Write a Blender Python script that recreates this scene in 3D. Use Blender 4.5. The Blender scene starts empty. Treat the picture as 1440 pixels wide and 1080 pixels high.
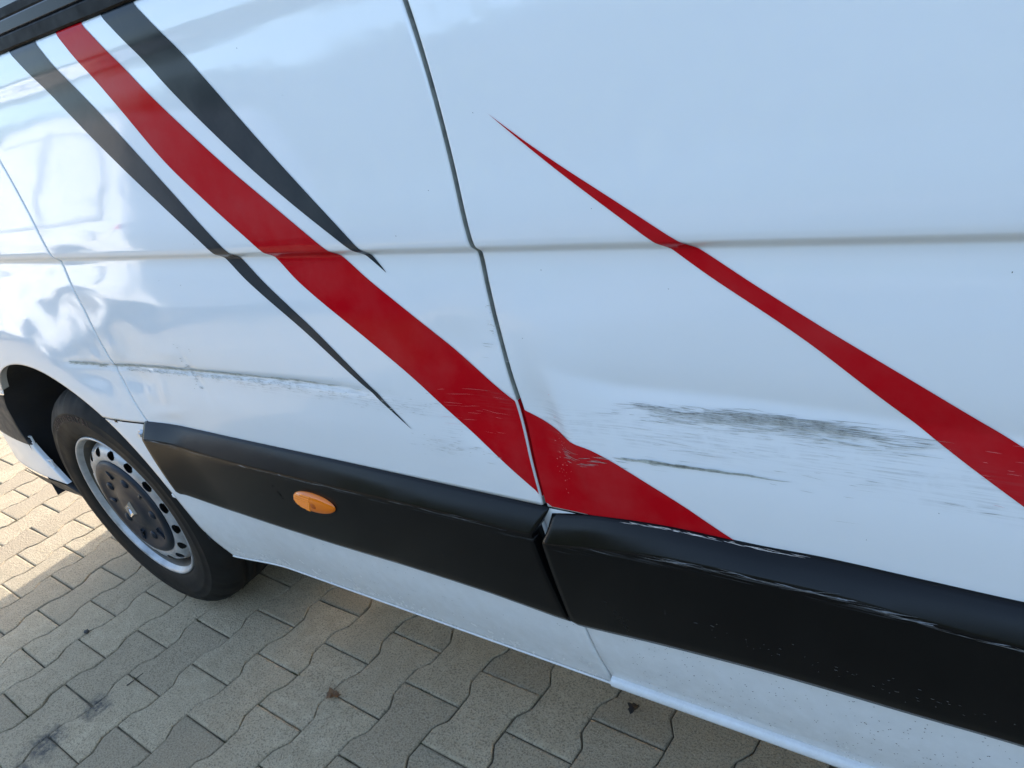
import bpy, bmesh, math, random
import numpy as np
from mathutils import Matrix, Vector

scene = bpy.context.scene
# ------------------------------------------------------------------ camera
CAM_H, CAM_D = 1.270, 0.670                       # metres above the paving / from the flank of the van
cam_data = bpy.data.cameras.new('camera')
cam = bpy.data.objects.new('camera', cam_data)
scene.collection.objects.link(cam)
cam_data.sensor_fit = 'HORIZONTAL'; cam_data.sensor_width = 36.0; cam_data.lens = 27.04
cam_data.clip_start = 0.02; cam_data.clip_end = 400.0
CR = [[0.804439, -0.085336, 0.587874], [0.552481, 0.471103, -0.687623], [-0.21827, 0.87794, 0.42612]]
cam.matrix_world = Matrix(((CR[0][0], CR[0][1], CR[0][2], 0.0), (CR[1][0], CR[1][1], CR[1][2], -CAM_D),
                           (CR[2][0], CR[2][1], CR[2][2], CAM_H), (0, 0, 0, 1)))
scene.camera = cam
# ------------------------------------------------------------------ sky, sun, exposure
SUN_EL, SUN_AZ = math.radians(22), math.radians(-6.5)      # the sun stands behind the van
world = bpy.data.worlds.new('World'); scene.world = world; world.use_nodes = True
wn = world.node_tree; wn.nodes.clear()
sky = wn.nodes.new('ShaderNodeTexSky'); sky.sky_type = 'NISHITA'; sky.sun_disc = False
sky.sun_elevation = SUN_EL; sky.sun_rotation = SUN_AZ
sky.air_density = 1.0; sky.dust_density = 2.2; sky.ozone_density = 1.0
bg = wn.nodes.new('ShaderNodeBackground'); bg.inputs['Strength'].default_value = 0.15
wo = wn.nodes.new('ShaderNodeOutputWorld')
wn.links.new(sky.outputs[0], bg.inputs[0]); wn.links.new(bg.outputs[0], wo.inputs[0])
sl = bpy.data.lights.new('sun', 'SUN'); sl.energy = 2.0; sl.angle = math.radians(0.5); sl.color = (1.0, 0.96, 0.91)
sun = bpy.data.objects.new('sun', sl); scene.collection.objects.link(sun)
to_sun = Vector((math.sin(SUN_AZ)*math.cos(SUN_EL), math.cos(SUN_AZ)*math.cos(SUN_EL), math.sin(SUN_EL)))
sun.rotation_euler = (-to_sun).to_track_quat('-Z', 'Y').to_euler()
scene.view_settings.view_transform = 'Standard'; scene.view_settings.look = 'None'
scene.view_settings.gamma = 1.0; scene.view_settings.exposure = 2.45
scene.view_settings.use_curve_mapping = False
# ---- shape of the van's flank: depth y (inwards +) as a function of x (along the van) and z (height), metres
PROFILE = np.array([(.250,.0415),(.262,.0395),(.275,.0370),(.300,.0315),(.360,.0205),(.430,.0130),(.500,.0090),(.630,.004),(.720,.000),
    (.800,.000),(.900,.0045),(.950,.0100),(.9885,.0148),(1.0012,.0044),(1.010,.0034),(1.10,.0115),(1.20,.0225),(1.255,.0294),(1.282,.0328),(1.298,.0341),(1.312,.0346),(1.326,.0357),(1.344,.0382),(1.356,.0400),(1.3635,.0432),(1.368,.0525)])
def pchip(xs, ys, x):
    xs = np.asarray(xs, float); ys = np.asarray(ys, float); x = np.asarray(x, float)
    h = np.diff(xs); d = np.diff(ys)/h
    m = np.zeros(len(xs)); m[0] = d[0]; m[-1] = d[-1]
    for i in range(1, len(xs)-1):
        if d[i-1]*d[i] > 0:
            w1 = 2*h[i]+h[i-1]; w2 = h[i]+2*h[i-1]
            m[i] = (w1+w2)/(w1/d[i-1]+w2/d[i])
    xc = np.clip(x, xs[0], xs[-1])
    i = np.clip(np.searchsorted(xs, xc, side='right')-1, 0, len(xs)-2)
    t = (xc-xs[i])/h[i]
    r = ys[i]*(2*t**3-3*t**2+1)+h[i]*m[i]*(t**3-2*t**2+t)+ys[i+1]*(-2*t**3+3*t**2)+h[i]*m[i+1]*(t**3-t**2)
    return r+np.where(x > xs[-1], (x-xs[-1])*m[-1], 0)+np.where(x < xs[0], (x-xs[0])*m[0], 0)
def bump(x, z, cx, cz, sx, sz, rot=0.):
    c, s = math.cos(rot), math.sin(rot); u = (x-cx)*c+(z-cz)*s; v = -(x-cx)*s+(z-cz)*c
    return np.exp(-(u/sx)**2-(v/sz)**2)
def sstep(a, b, t):
    t = np.clip((t-a)/(b-a), 0, 1); return t*t*(3-2*t)
def scrape_z(x):      # height of the long scrape over the sliding panel
    return pchip([-.60,-.52,-.40,-.25,-.10,.05,.3],[.805,.803,.802,.803,.797,.790,.785], x)
def groove_z(x):      # height of the scrape over fender and front door
    return pchip([-2.0,-1.78,-1.655,-1.45,-1.20,-.95,-.80,-.60],[.745,.762,.760,.768,.775,.781,.777,.785], x)
def dents(x, z):
    y = np.zeros(np.broadcast(x, z).shape)
    # long pressed-in trough along the scrape behind the seam
    u = z-pchip([-.60,-.548,-.485,-.411,-.342,-.167,-.09,-.03,.4],[.875,.860,.837,.825,.825,.819,.8146,.8126,.80], x)
    amp = .0115*sstep(-.575,-.40,x)*(1-.25*sstep(-.20,.3,x))
    r = np.sqrt(u*u+.0045**2)-.0045
    y = y+amp*np.where(u > 0, np.exp(-r/.055), np.exp(-r/.070))
    # pushed-in seam edges
    y = y+.0120*bump(x,z,-.545,.765,.036,.080,.10)
    y = y+.0075*bump(x,z,-.635,.770,.050,.055)
    y = y-.0048*bump(x,z,-.500,.745,.014,.075,.18)
    y = y+.0020*bump(x,z,-.585,.90,.03,.06)
    # shallow groove over door and fender
    u = z-groove_z(x)
    y = y+.0028*sstep(-1.86,-1.74,x)*(1-sstep(-.95,-.75,x))*np.exp(-(u/.007)**2)
    y = y+.0030*sstep(-1.90,-1.70,x)*(1-sstep(-1.3,-.9,x))*np.exp(-((u+.02)/.05)**2)
    # lumps on the fender edge and the front of the door
    for cx,cz,sx,sz,a,r in DENTS: y = y+(.72 if cx < -1.2 else 1.)*a*bump(x,z,cx,cz,sx,sz,r)
    return y
DENTS = [(-1.60,.800,.030,.022,-.0042,.5),(-1.535,.815,.060,.040,.0045,.3),(-1.56,.730,.045,.030,.0045,0),(-1.535,.705,.018,.018,-.0030,0),
    (-1.475,.715,.014,.028,-.0028,-.4),(-1.50,.662,.060,.012,-.0034,.15),(-1.68,.775,.020,.018,-.0030,0),(-1.73,.73,.05,.03,.0035,0),(-1.67,.70,.03,.05,.0025,.3),
    (-1.385,.805,.040,.014,-.0018,.1),(-1.45,.88,.10,.05,.0025,.2),(-1.66,.89,.09,.035,.0022,0),(-1.62,.93,.16,.02,-.0012,0),
    (-1.75,.88,.06,.05,-.002,0),(-1.33,.765,.012,.05,.0016,.35),(-.65,.86,.06,.05,.0058,.2),(-.51,.88,.04,.10,-.0026,.1),(-.47,.95,.12,.05,.0016,0),(-.45,1.1,.25,.12,.0012,0),(-1.0,.9,.2,.08,.0012,0),(-.2,.9,.3,.06,.0014,0)]
def base_y(x, z):     # the undented panel
    x = np.asarray(x, float); z = np.asarray(z, float); front = np.clip(-2.15-x, 0, None)
    return pchip(PROFILE[:,0], PROFILE[:,1], z)+.35*front**2-.022*(1-sstep(0,.24,(np.hypot((x+2.06)/.46,(z-.25)/.49)-1)*.47))
def surf(x, z):
    return base_y(x, z)+dents(np.asarray(x, float), np.asarray(z, float))
# ------------------------------------------------------------------ helpers
random.seed(7); rng = np.random.default_rng(7)
ZO = 0.035                                         # the van's own height coordinates start 35 mm above the paving
def link(o, parent=None):
    scene.collection.objects.link(o)
    if parent is not None: o.parent = parent
    return o
def mk(name, verts, faces, mat, parent=None, smooth=True, zo=ZO, attrs=None, mats=None, fmat=None):
    me = bpy.data.meshes.new(name)
    v = [(float(a), float(b), float(c)+zo) for a, b, c in verts]
    me.from_pydata(v, [], [tuple(int(i) for i in f) for f in faces]); me.update()
    if smooth: me.polygons.foreach_set('use_smooth', [True]*len(me.polygons))
    for m in (mats or [mat]): me.materials.append(m)
    if fmat is not None: me.polygons.foreach_set('material_index', fmat)
    for k, a in (attrs or {}).items():
        at = me.attributes.new(k, 'FLOAT', 'POINT'); at.data.foreach_set('value', np.asarray(a, np.float32).ravel())
    return link(bpy.data.objects.new(name, me), parent)
def gridfaces(nr, nc, flip=False, off=0):
    f = []
    for i in range(nr-1):
        for j in range(nc-1):
            a = off+i*nc+j; q = (a, a+1, a+nc+1, a+nc)
            f.append(q[::-1] if flip else q)
    return f
def grid(name, X, Y, Z, mat, parent=None, flip=False, **kw):
    nr, nc = X.shape
    return mk(name, np.stack([X.ravel(), Y.ravel(), Z.ravel()], 1), gridfaces(nr, nc, flip), mat, parent, **kw)
def from_bm(name, bm, mat, parent=None, smooth=False, zo=ZO):
    if zo: bmesh.ops.translate(bm, verts=bm.verts, vec=(0, 0, zo))
    bmesh.ops.recalc_face_normals(bm, faces=bm.faces)
    me = bpy.data.meshes.new(name); bm.to_mesh(me); bm.free()
    if smooth: me.polygons.foreach_set('use_smooth', [True]*len(me.polygons))
    me.materials.append(mat)
    return link(bpy.data.objects.new(name, me), parent)
def bm_box(bm, x0, x1, y0, y1, z0, z1, bev=0.0):
    r = bmesh.ops.create_cube(bm, size=1.0)
    for v in r['verts']: v.co = ((x0+x1)/2+v.co.x*(x1-x0), (y0+y1)/2+v.co.y*(y1-y0), (z0+z1)/2+v.co.z*(z1-z0))
    if bev: bmesh.ops.bevel(bm, geom=list({e for v in r['verts'] for e in v.link_edges}), offset=bev, segments=2, affect='EDGES', profile=.5)
def lathe(name, prof, mat, parent, seg=96, zo=0.0, smooth=True, rfun=None):
    # axis = local y ; prof = [(radius, y)]
    V = []; n = len(prof)
    for k in range(seg):
        a = 2*math.pi*k/seg
        for j, (r, y) in enumerate(prof):
            rr = r if rfun is None else rfun(j, k, r)
            V.append((rr*math.sin(a), y, rr*math.cos(a)))
    F = []
    for k in range(seg):
        k2 = (k+1) % seg
        for j in range(n-1): F.append((k*n+j, k*n+j+1, k2*n+j+1, k2*n+j))
    return mk(name, V, F, mat, parent, smooth=smooth, zo=zo)
def prism(name, poly, y0, y1, mat, parent, zo=ZO, taper=None):
    bm = bmesh.new()
    a = [bm.verts.new((x, y0(x, z) if callable(y0) else y0, z)) for x, z in poly]
    b = [bm.verts.new((x, y1(x, z) if callable(y1) else y1, z)) for x, z in poly]
    bm.faces.new(a); bm.faces.new(b[::-1]); n = len(poly)
    for i in range(n): bm.faces.new((a[i], b[i], b[(i+1) % n], a[(i+1) % n]))
    return from_bm(name, bm, mat, parent, zo=zo)
def empty(name, loc, parent=None):
    o = bpy.data.objects.new(name, None); link(o, parent); o.location = loc; o.empty_display_size = .2; return o
def tag(o, label=None, cat=None, group=None, kind=None):
    for k, v in (('label', label), ('category', cat), ('group', group), ('kind', kind)):
        if v: o[k] = v
    return o
def curve_x(pts):          # x as a function of z through traced points
    p = sorted(pts, key=lambda q: q[1]); xs = np.array([q[0] for q in p]); zs = np.array([q[1] for q in p])
    def f(z):
        z = np.asarray(z, float); r = np.interp(z, zs, xs)
        s0 = (xs[2]-xs[0])/(zs[2]-zs[0]) if len(xs) > 2 else (xs[1]-xs[0])/(zs[1]-zs[0])
        s1 = (xs[-1]-xs[-3])/(zs[-1]-zs[-3]) if len(xs) > 2 else s0
        return np.where(z < zs[0], xs[0]+(z-zs[0])*s0, np.where(z > zs[-1], xs[-1]+(z-zs[-1])*s1, r))
    return f
def smooth_x(pts, w=.012):
    f = curve_x(pts); o = np.linspace(-1.5, 1.5, 13)*w; k = np.exp(-(o/w)**2); k /= k.sum()
    return lambda z: sum(kk*f(np.asarray(z, float)+oo) for oo, kk in zip(o, k))
def curve_z(pts):
    p = sorted(tuple(q) for q in pts); return lambda x: pchip([q[0] for q in p], [q[1] for q in p], np.clip(x, p[0][0], p[-1][0]))

# ------------------------------------------------------------------ materials
def mat(name):
    m = bpy.data.materials.new(name); m.use_nodes = True; nt = m.node_tree
    return m, nt, nt.nodes['Principled BSDF']
def N(nt, t, **kw):
    n = nt.nodes.new(t)
    for k, v in kw.items():
        if k in ('op',): n.operation = v
        elif hasattr(n, k): setattr(n, k, v)
        else: n.inputs[k].default_value = v
    return n
def mathn(nt, op, a, b=None, clamp=False):
    n = nt.nodes.new('ShaderNodeMath'); n.operation = op; n.use_clamp = clamp
    for i, s in enumerate((a, b)):
        if s is None: continue
        if isinstance(s, (int, float)): n.inputs[i].default_value = s
        else: nt.links.new(s, n.inputs[i])
    return n.outputs[0]
def mapr(nt, v, a, b, c=0.0, d=1.0):
    n = nt.nodes.new('ShaderNodeMapRange'); nt.links.new(v, n.inputs[0])
    for i, s in enumerate((a, b, c, d)): n.inputs[i+1].default_value = s
    return n.outputs[0]
def mixc(nt, f, a, b):
    n = nt.nodes.new('ShaderNodeMix'); n.data_type = 'RGBA'
    if isinstance(f, (int, float)): n.inputs[0].default_value = f
    else: nt.links.new(f, n.inputs[0])
    for i, s in ((6, a), (7, b)):
        if isinstance(s, tuple): n.inputs[i].default_value = (*s, 1)
        else: nt.links.new(s, n.inputs[i])
    return n.outputs[2]
def noise(nt, vec, scale, detail=3, rough=.55, sx=None):
    if sx is not None:
        mp = nt.nodes.new('ShaderNodeMapping'); mp.inputs['Scale'].default_value = sx; nt.links.new(vec, mp.inputs[0]); vec = mp.outputs[0]
    n = nt.nodes.new('ShaderNodeTexNoise'); n.inputs['Scale'].default_value = scale; n.inputs['Detail'].default_value = detail
    n.inputs['Roughness'].default_value = rough; nt.links.new(vec, n.inputs['Vector']); return n.outputs[0]
def pos(nt): return nt.nodes.new('ShaderNodeNewGeometry').outputs['Position']
def attr(nt, name):
    a = nt.nodes.new('ShaderNodeAttribute'); a.attribute_name = name; return a.outputs['Fac']
def bumpn(nt, h, strength, dist, bsdf, inp='Normal'):
    b = nt.nodes.new('ShaderNodeBump'); b.inputs['Strength'].default_value = strength; b.inputs['Distance'].default_value = dist
    nt.links.new(h, b.inputs['Height']); nt.links.new(b.outputs[0], bsdf.inputs[inp]); return b
def setp(b, col=None, rough=None, metal=None, spec=None, coat=None, coat_r=None):
    if col: b.inputs['Base Color'].default_value = (*col, 1)
    if rough is not None: b.inputs['Roughness'].default_value = rough
    if metal is not None: b.inputs['Metallic'].default_value = metal
    if spec is not None: b.inputs['Specular IOR Level'].default_value = spec
    if coat is not None: b.inputs['Coat Weight'].default_value = coat
    if coat_r is not None: b.inputs['Coat Roughness'].default_value = coat_r

def paint_mat(name, base, scuff_col, rough=.10, spec=.55):
    m, nt, b = mat(name); P = pos(nt)
    sc = attr(nt, 'scuff')
    streak = noise(nt, P, 1.0, 5, .65, (14, 14, 420))
    blot = noise(nt, P, 60, 4, .6)
    f = mathn(nt, 'MULTIPLY', sc, mapr(nt, streak, .46, .66), True)
    f = mathn(nt, 'MULTIPLY', f, mapr(nt, blot, .36, .58, .15, 1.0), True)
    dust = mathn(nt, 'MULTIPLY', mapr(nt, noise(nt, P, 7, 6, .62), .42, .75), .05)
    dl = mathn(nt, 'MULTIPLY', attr(nt, 'dirt'), mapr(nt, noise(nt, P, 38, 6, .7), .30, .72, .25, 1.0), True)
    c = mixc(nt, dust, base, (.52, .50, .45))
    c = mixc(nt, mathn(nt, 'MULTIPLY', dl, .55), c, (.34, .32, .28))
    c = mixc(nt, f, c, scuff_col)
    nt.links.new(c, b.inputs['Base Color'])
    r = mathn(nt, 'ADD', mapr(nt, noise(nt, P, 5, 5, .6), .3, .7, rough*.6, rough*1.6), mathn(nt, 'MULTIPLY', mathn(nt, 'ADD', f, dl), .4))
    nt.links.new(r, b.inputs['Roughness'])
    setp(b, spec=spec)
    peel = mathn(nt, 'ADD', mathn(nt, 'MULTIPLY', noise(nt, P, 260, 2, .5), .12), mathn(nt, 'MULTIPLY', noise(nt, P, 10, 2, .5), 5.0))
    peel = mathn(nt, 'SUBTRACT', peel, mathn(nt, 'MULTIPLY', f, 2.5))
    bumpn(nt, peel, .10, .0006, b)
    return m
M = {}
M['paint'] = paint_mat('white_paint', (.705, .71, .715), (.17, .165, .145), .05)
M['car_paint'] = paint_mat('parked_car_paint', (.46, .465, .47), (.3, .3, .3), .06)
M['paint_red'] = paint_mat('red_vinyl', (.42, .0015, .006), (.30, .055, .055), .08, .06)
M['paint_grey'] = paint_mat('grey_vinyl', (.024, .029, .034), (.16, .16, .15), .12, .10)
def plain(name, col, rough, metal=0., spec=.5, var=.0, vs=30, bump_s=0., bs=200):
    m, nt, b = mat(name); setp(b, col, rough, metal, spec); P = pos(nt)
    if var:
        n = noise(nt, P, vs, 5, .6); k = mapr(nt, n, .3, .7)
        nt.links.new(mixc(nt, k, tuple(c*(1-var) for c in col), tuple(min(1, c*(1+var)) for c in col)), b.inputs['Base Color'])
        nt.links.new(mapr(nt, n, .3, .7, max(.02, rough*.8), min(1, rough*1.25)), b.inputs['Roughness'])
    if bump_s: bumpn(nt, noise(nt, P, bs, 3), bump_s, .001, b)
    M[name] = m; return m
def trim_mat():
    m, nt, b = mat('black_moulding'); P = pos(nt)
    d = mapr(nt, noise(nt, P, 9, 6, .65), .35, .75); s = noise(nt, P, 1.0, 4, .6, (10, 10, 260))
    c = mixc(nt, mathn(nt, 'MULTIPLY', d, .5), (.0026, .0026, .0028), (.0065, .0065, .0064))
    w = mathn(nt, 'MULTIPLY', attr(nt, 'scuff'), mapr(nt, s, .52, .66), True)
    c = mixc(nt, w, c, (.30, .30, .30)); nt.links.new(c, b.inputs['Base Color'])
    nt.links.new(mapr(nt, d, 0, 1, .17, .30), b.inputs['Roughness']); setp(b, spec=.19)
    bumpn(nt, noise(nt, P, 700, 2), .03, .0005, b); M['trim'] = m
trim_mat()
plain('rubber_seal', (.004, .004, .0045), .5, spec=.06, var=.3)
plain('gloss_black', (.0025, .0025, .003), .16, spec=.10, var=.2)
plain('dark_plastic', (.016, .016, .018), .6, var=.4)
plain('liner_felt', (.012, .013, .017), .85, var=.6, vs=14, bump_s=.5, bs=90)
plain('tyre_rubber', (.0095, .0088, .0080), .7, spec=.22, var=.35, vs=10, bump_s=.15, bs=400)
plain('tyre_lettering', (.030, .016, .015), .6, spec=.3)
plain('steel_rim', (.36, .365, .37), .36, metal=.35, var=.30, vs=24, bump_s=.05)
plain('rim_barrel', (.10, .088, .070), .5, metal=.3, var=.35, vs=18)  # same silver as the rim; shade inside the barrel is put into this colour
plain('hub_plastic', (.012, .017, .025), .42, spec=.22, var=.35, vs=16)
plain('chrome', (.75, .75, .76), .12, metal=1.)
plain('zinc', (.55, .56, .57), .35, metal=.9, var=.2)
plain('panel_groove', (.22, .22, .22), .4)
plain('underbody', (.012, .012, .012), .9)
plain('gap_metal', (.27, .28, .255), .55, spec=.3, var=.35, vs=60)
plain('scuff_dark', (.28, .276, .25), .7, var=.5, vs=150)
plain('scuff_soft', (.42, .42, .39), .6, var=.35, vs=120)
plain('scuff_green', (.37, .375, .33), .6, var=.35, vs=120)
plain('scuff_pale', (.62, .58, .57), .5, var=.25, vs=150)
plain('scuff_pink', (.58, .14, .14), .4, var=.3, vs=150)
plain('speck', (.035, .030, .024), .8)
plain('plastic_nick', (.15, .15, .15), .6, var=.4, vs=200)
def glass_mat():
    m, nt, b = mat('dark_glass'); setp(b, (.012, .014, .015), .03, 0, .6); M['glass'] = m
glass_mat()
def amber():
    m, nt, b = mat('amber_lens'); setp(b, (.72, .155, .003), .08, 0, .5)
    P = pos(nt); mp = nt.nodes.new('ShaderNodeMapping'); mp.inputs['Rotation'].default_value = (0, math.radians(45), 0)
    nt.links.new(P, mp.inputs[0])
    M['amber'] = m
    m2, nt2, b2 = mat('amber_reflector'); setp(b2, (.95, .26, .004), .18, 0, .4); M['amber_core'] = m2
    m3, nt3, b3 = mat('amber_dark'); setp(b3, (.42, .075, .002), .12, 0, .4); M['amber_dark'] = m3
amber()
def paver_mat():
    m, nt, b = mat('concrete_paver'); P = pos(nt)
    oi = nt.nodes.new('ShaderNodeObjectInfo').outputs['Random']
    big = noise(nt, P, 2.3, 5, .6); mid = noise(nt, P, 26, 6, .65); fine = noise(nt, P, 240, 4, .75)
    vor = nt.nodes.new('ShaderNodeTexVoronoi'); vor.inputs['Scale'].default_value = 300; nt.links.new(P, vor.inputs['Vector'])
    c = mixc(nt, mapr(nt, mid, .3, .7), (.345, .272, .172), (.485, .392, .262))
    c = mixc(nt, mapr(nt, oi, 0, 1, 0, .75), c, (.265, .208, .138))
    c = mixc(nt, mathn(nt, 'MULTIPLY', mapr(nt, big, .42, .68), .35), c, (.30, .24, .155))
    c = mixc(nt, mathn(nt, 'MULTIPLY', mapr(nt, noise(nt, P, 55, 5, .75), .55, .75), .45), c, (.24, .195, .13))
    c = mixc(nt, mathn(nt, 'MULTIPLY', mapr(nt, fine, .48, .62), .85), c, (.15, .12, .078))
    spk = mathn(nt, 'MULTIPLY', mapr(nt, vor.outputs['Distance'], .22, .10), mapr(nt, noise(nt, P, 130, 2), .48, .60), True)
    c = mixc(nt, mathn(nt, 'MULTIPLY', spk, .75), c, (.74, .66, .54))
    # oil drips
    st = None
    for (x, y, r) in OIL:
        vd = nt.nodes.new('ShaderNodeVectorMath'); vd.operation = 'DISTANCE'; nt.links.new(P, vd.inputs[0]); vd.inputs[1].default_value = (x, y, 0)
        wob = mathn(nt, 'ADD', vd.outputs['Value'], mathn(nt, 'MULTIPLY', mathn(nt, 'SUBTRACT', noise(nt, P, 30, 4, .65), .5), r*1.7))
        k = mapr(nt, wob, r, r*.45); st = k if st is None else mathn(nt, 'MAXIMUM', st, k)
    st = mathn(nt, 'MULTIPLY', st, mapr(nt, noise(nt, P, 75, 4, .7), .36, .60, .2, .9))
    c = mixc(nt, st, c, (.045, .046, .048))
    nt.links.new(c, b.inputs['Base Color']); setp(b, rough=.88, spec=.3)
    h = mathn(nt, 'ADD', fine, mathn(nt, 'MULTIPLY', noise(nt, P, 120, 3, .6), 1.6)); bumpn(nt, h, .8, .0022, b)
    M['paver'] = m
# ------------------------------------------------------------------ traced outlines on the flank (x along the van, z up, metres)
GREY_A_L = [[-1.5379, 1.3567], [-1.4582, 1.2879], [-1.355, 1.1973], [-1.254, 1.1138], [-1.1556, 1.0384], [-1.1252, 1.0133], [-1.0857, 0.9664], [-1.0335, 0.929], [-0.9574, 0.8759], [-0.8935, 0.8213], [-0.8458, 0.7792], [-0.7835, 0.7237]]
GREY_A_R = [[-1.4386, 1.3589], [-1.4174, 1.3329], [-1.3723, 1.2877], [-1.3214, 1.2462], [-1.2271, 1.1566], [-1.1392, 1.0681], [-1.0879, 1.0171], [-1.0466, 0.9708], [-1.0067, 0.9374], [-0.9337, 0.8805], [-0.8879, 0.8347], [-0.8406, 0.7888], [-0.7835, 0.7237]]
RED_B_L = [[-1.3659, 1.3629], [-1.3203, 1.3107], [-1.2488, 1.2375], [-1.1651, 1.1439], [-1.0742, 1.0705], [-0.9939, 1.0105], [-0.9478, 0.9556], [-0.8622, 0.8992], [-0.7478, 0.8162], [-0.6837, 0.749], [-0.618, 0.6886], [-0.5759, 0.6482]]
RED_B_R = [[-1.2823, 1.3639], [-1.2432, 1.3297], [-1.1674, 1.2551], [-1.078, 1.1805], [-0.9938, 1.1132], [-0.9098, 1.0537], [-0.8524, 1.0106], [-0.8199, 0.9802], [-0.7819, 0.9507], [-0.7174, 0.9104], [-0.6731, 0.8702], [-0.6215, 0.8256], [-0.5816, 0.7956], [-0.5718, 0.7818]]
GREY_C_L = [[-1.2186, 1.3617], [-1.1533, 1.3025], [-1.1049, 1.2497], [-1.021, 1.1747], [-0.9402, 1.1064], [-0.8611, 1.0486], [-0.8022, 1.0095], [-0.779, 0.9838], [-0.7479, 0.9653]]
GREY_C_R = [[-1.129, 1.3663], [-1.0605, 1.3028], [-0.9927, 1.2319], [-0.9196, 1.1523], [-0.8498, 1.0785], [-0.8005, 1.0299], [-0.783, 1.012], [-0.7706, 0.9877], [-0.7479, 0.9653]]
RED_B2_T = [[-0.5741, 0.7807], [-0.5407, 0.7591], [-0.4602, 0.7298], [-0.362, 0.675], [-0.3174, 0.6448]]
RED_D_T = [[-0.5293, 1.1454], [-0.5066, 1.127], [-0.453, 1.0874], [-0.4007, 1.0539], [-0.3523, 1.0216], [-0.3371, 1.0095], [-0.2971, 0.9811], [-0.2342, 0.9392], [-0.1711, 0.8976], [-0.1119, 0.8602], [-0.0592, 0.8235], [-0.0303, 0.8037]]
RED_D_B = [[-0.5293, 1.1454], [-0.5069, 1.1256], [-0.454, 1.0811], [-0.4024, 1.0419], [-0.3653, 1.0133], [-0.3272, 0.9792], [-0.2797, 0.9477], [-0.2132, 0.9025], [-0.1513, 0.8483], [-0.1121, 0.8133], [-0.0722, 0.781], [-0.0267, 0.7459]]
FENDER_LINE = [[-1.5941, 0.6366], [-1.5992, 0.6509], [-1.604, 0.6652], [-1.6085, 0.6795], [-1.6128, 0.6938], [-1.6168, 0.7081], [-1.6206, 0.7224], [-1.6242, 0.7367], [-1.6277, 0.751], [-1.631, 0.7653], [-1.6341, 0.7796], [-1.6371, 0.7939], [-1.64, 0.8082], [-1.6428, 0.8225], [-1.6455, 0.8368], [-1.6482, 0.8511], [-1.6508, 0.8654], [-1.6534, 0.8797], [-1.656, 0.894], [-1.6587, 0.9083], [-1.6613, 0.9227], [-1.664, 0.937], [-1.6668, 0.9513], [-1.6696, 0.9656], [-1.6726, 0.9799], [-1.6756, 0.9942], [-1.6788, 1.0085], [-1.6822, 1.0228], [-1.6857, 1.0371], [-1.6894, 1.0514], [-1.6933, 1.0657], [-1.6974, 1.08], [-1.7018, 1.0943], [-1.7065, 1.1086], [-1.7114, 1.1229], [-1.7166, 1.1372], [-1.7221, 1.1515], [-1.728, 1.1658], [-1.7342, 1.1801], [-1.7407, 1.1944]]
SEAM = [[-0.5726, 0.6192], [-0.572, 0.6359], [-0.5718, 0.6526], [-0.5717, 0.6693], [-0.5719, 0.686], [-0.5723, 0.7027], [-0.5727, 0.7194], [-0.5734, 0.7361], [-0.5741, 0.7528], [-0.5748, 0.7695], [-0.5757, 0.7862], [-0.5766, 0.8029], [-0.5775, 0.8196], [-0.5784, 0.8363], [-0.5793, 0.853], [-0.5802, 0.8697], [-0.5811, 0.8864], [-0.582, 0.9031], [-0.5828, 0.9198], [-0.5837, 0.9365], [-0.5845, 0.9533], [-0.5853, 0.97], [-0.5861, 0.9867], [-0.587, 1.0034], [-0.5878, 1.0201], [-0.5887, 1.0368], [-0.5896, 1.0535], [-0.5906, 1.0702], [-0.5917, 1.0869], [-0.5929, 1.1036], [-0.5942, 1.1203], [-0.5957, 1.137], [-0.5974, 1.1537], [-0.5993, 1.1704], [-0.6014, 1.1871], [-0.6039, 1.2038], [-0.6066, 1.2205], [-0.6098, 1.2372], [-0.6134, 1.2539], [-0.6174, 1.2706]]
SEAM_LOW = [[-0.5639, 0.4013], [-0.5586, 0.3305], [-0.5515, 0.2698]]
TRIM_L_TOP = [[-1.582, 0.6328], [-1.2777, 0.6306], [-0.9817, 0.63], [-0.769, 0.628], [-0.5709, 0.6263]]
TRIM_L_RIDGE = [[-1.5578, 0.6033], [-1.2746, 0.5883], [-0.977, 0.5905], [-0.7627, 0.5931], [-0.5809, 0.5904]]
TRIM_L_BOT = [[-1.5495, 0.4531], [-1.3968, 0.4267], [-1.0862, 0.422], [-0.9013, 0.4236], [-0.7437, 0.4213], [-0.5991, 0.4125]]
TRIM_R_TOP = [[-0.5715, 0.615], [-0.4781, 0.6312], [-0.3658, 0.6378], [-0.279, 0.6368], [-0.2009, 0.639], [-0.1091, 0.637], [-0.0203, 0.6352]]
TRIM_R_RIDGE = [[-0.5624, 0.5801], [-0.4921, 0.5918], [-0.3601, 0.608], [-0.1962, 0.6115], [-0.1051, 0.6049], [-0.0166, 0.6004]]
TRIM_R_BOT = [[-0.5547, 0.4095], [-0.397, 0.4248], [-0.239, 0.4349], [-0.1087, 0.4378], [-0.0101, 0.4406]]
ARCH = [[-2.2451, 0.6987], [-2.1753, 0.7208], [-2.1106, 0.7322], [-2.0336, 0.7287], [-1.9463, 0.7037], [-1.8701, 0.6746], [-1.7974, 0.6461], [-1.7386, 0.6057], [-1.6746, 0.538], [-1.6493, 0.4791], [-1.6187, 0.4279], [-1.5836, 0.3528], [-1.5397, 0.2979]]
ARCH_FRONT = [[-2.4747, 0.6072], [-2.5206, 0.5066], [-2.5337, 0.4177], [-2.4927, 0.3349], [-2.4336, 0.2548]]
GREEN_LINE = [[-0.5275, 0.7069], [-0.4477, 0.7286], [-0.3545, 0.732], [-0.2562, 0.7337]]
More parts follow.
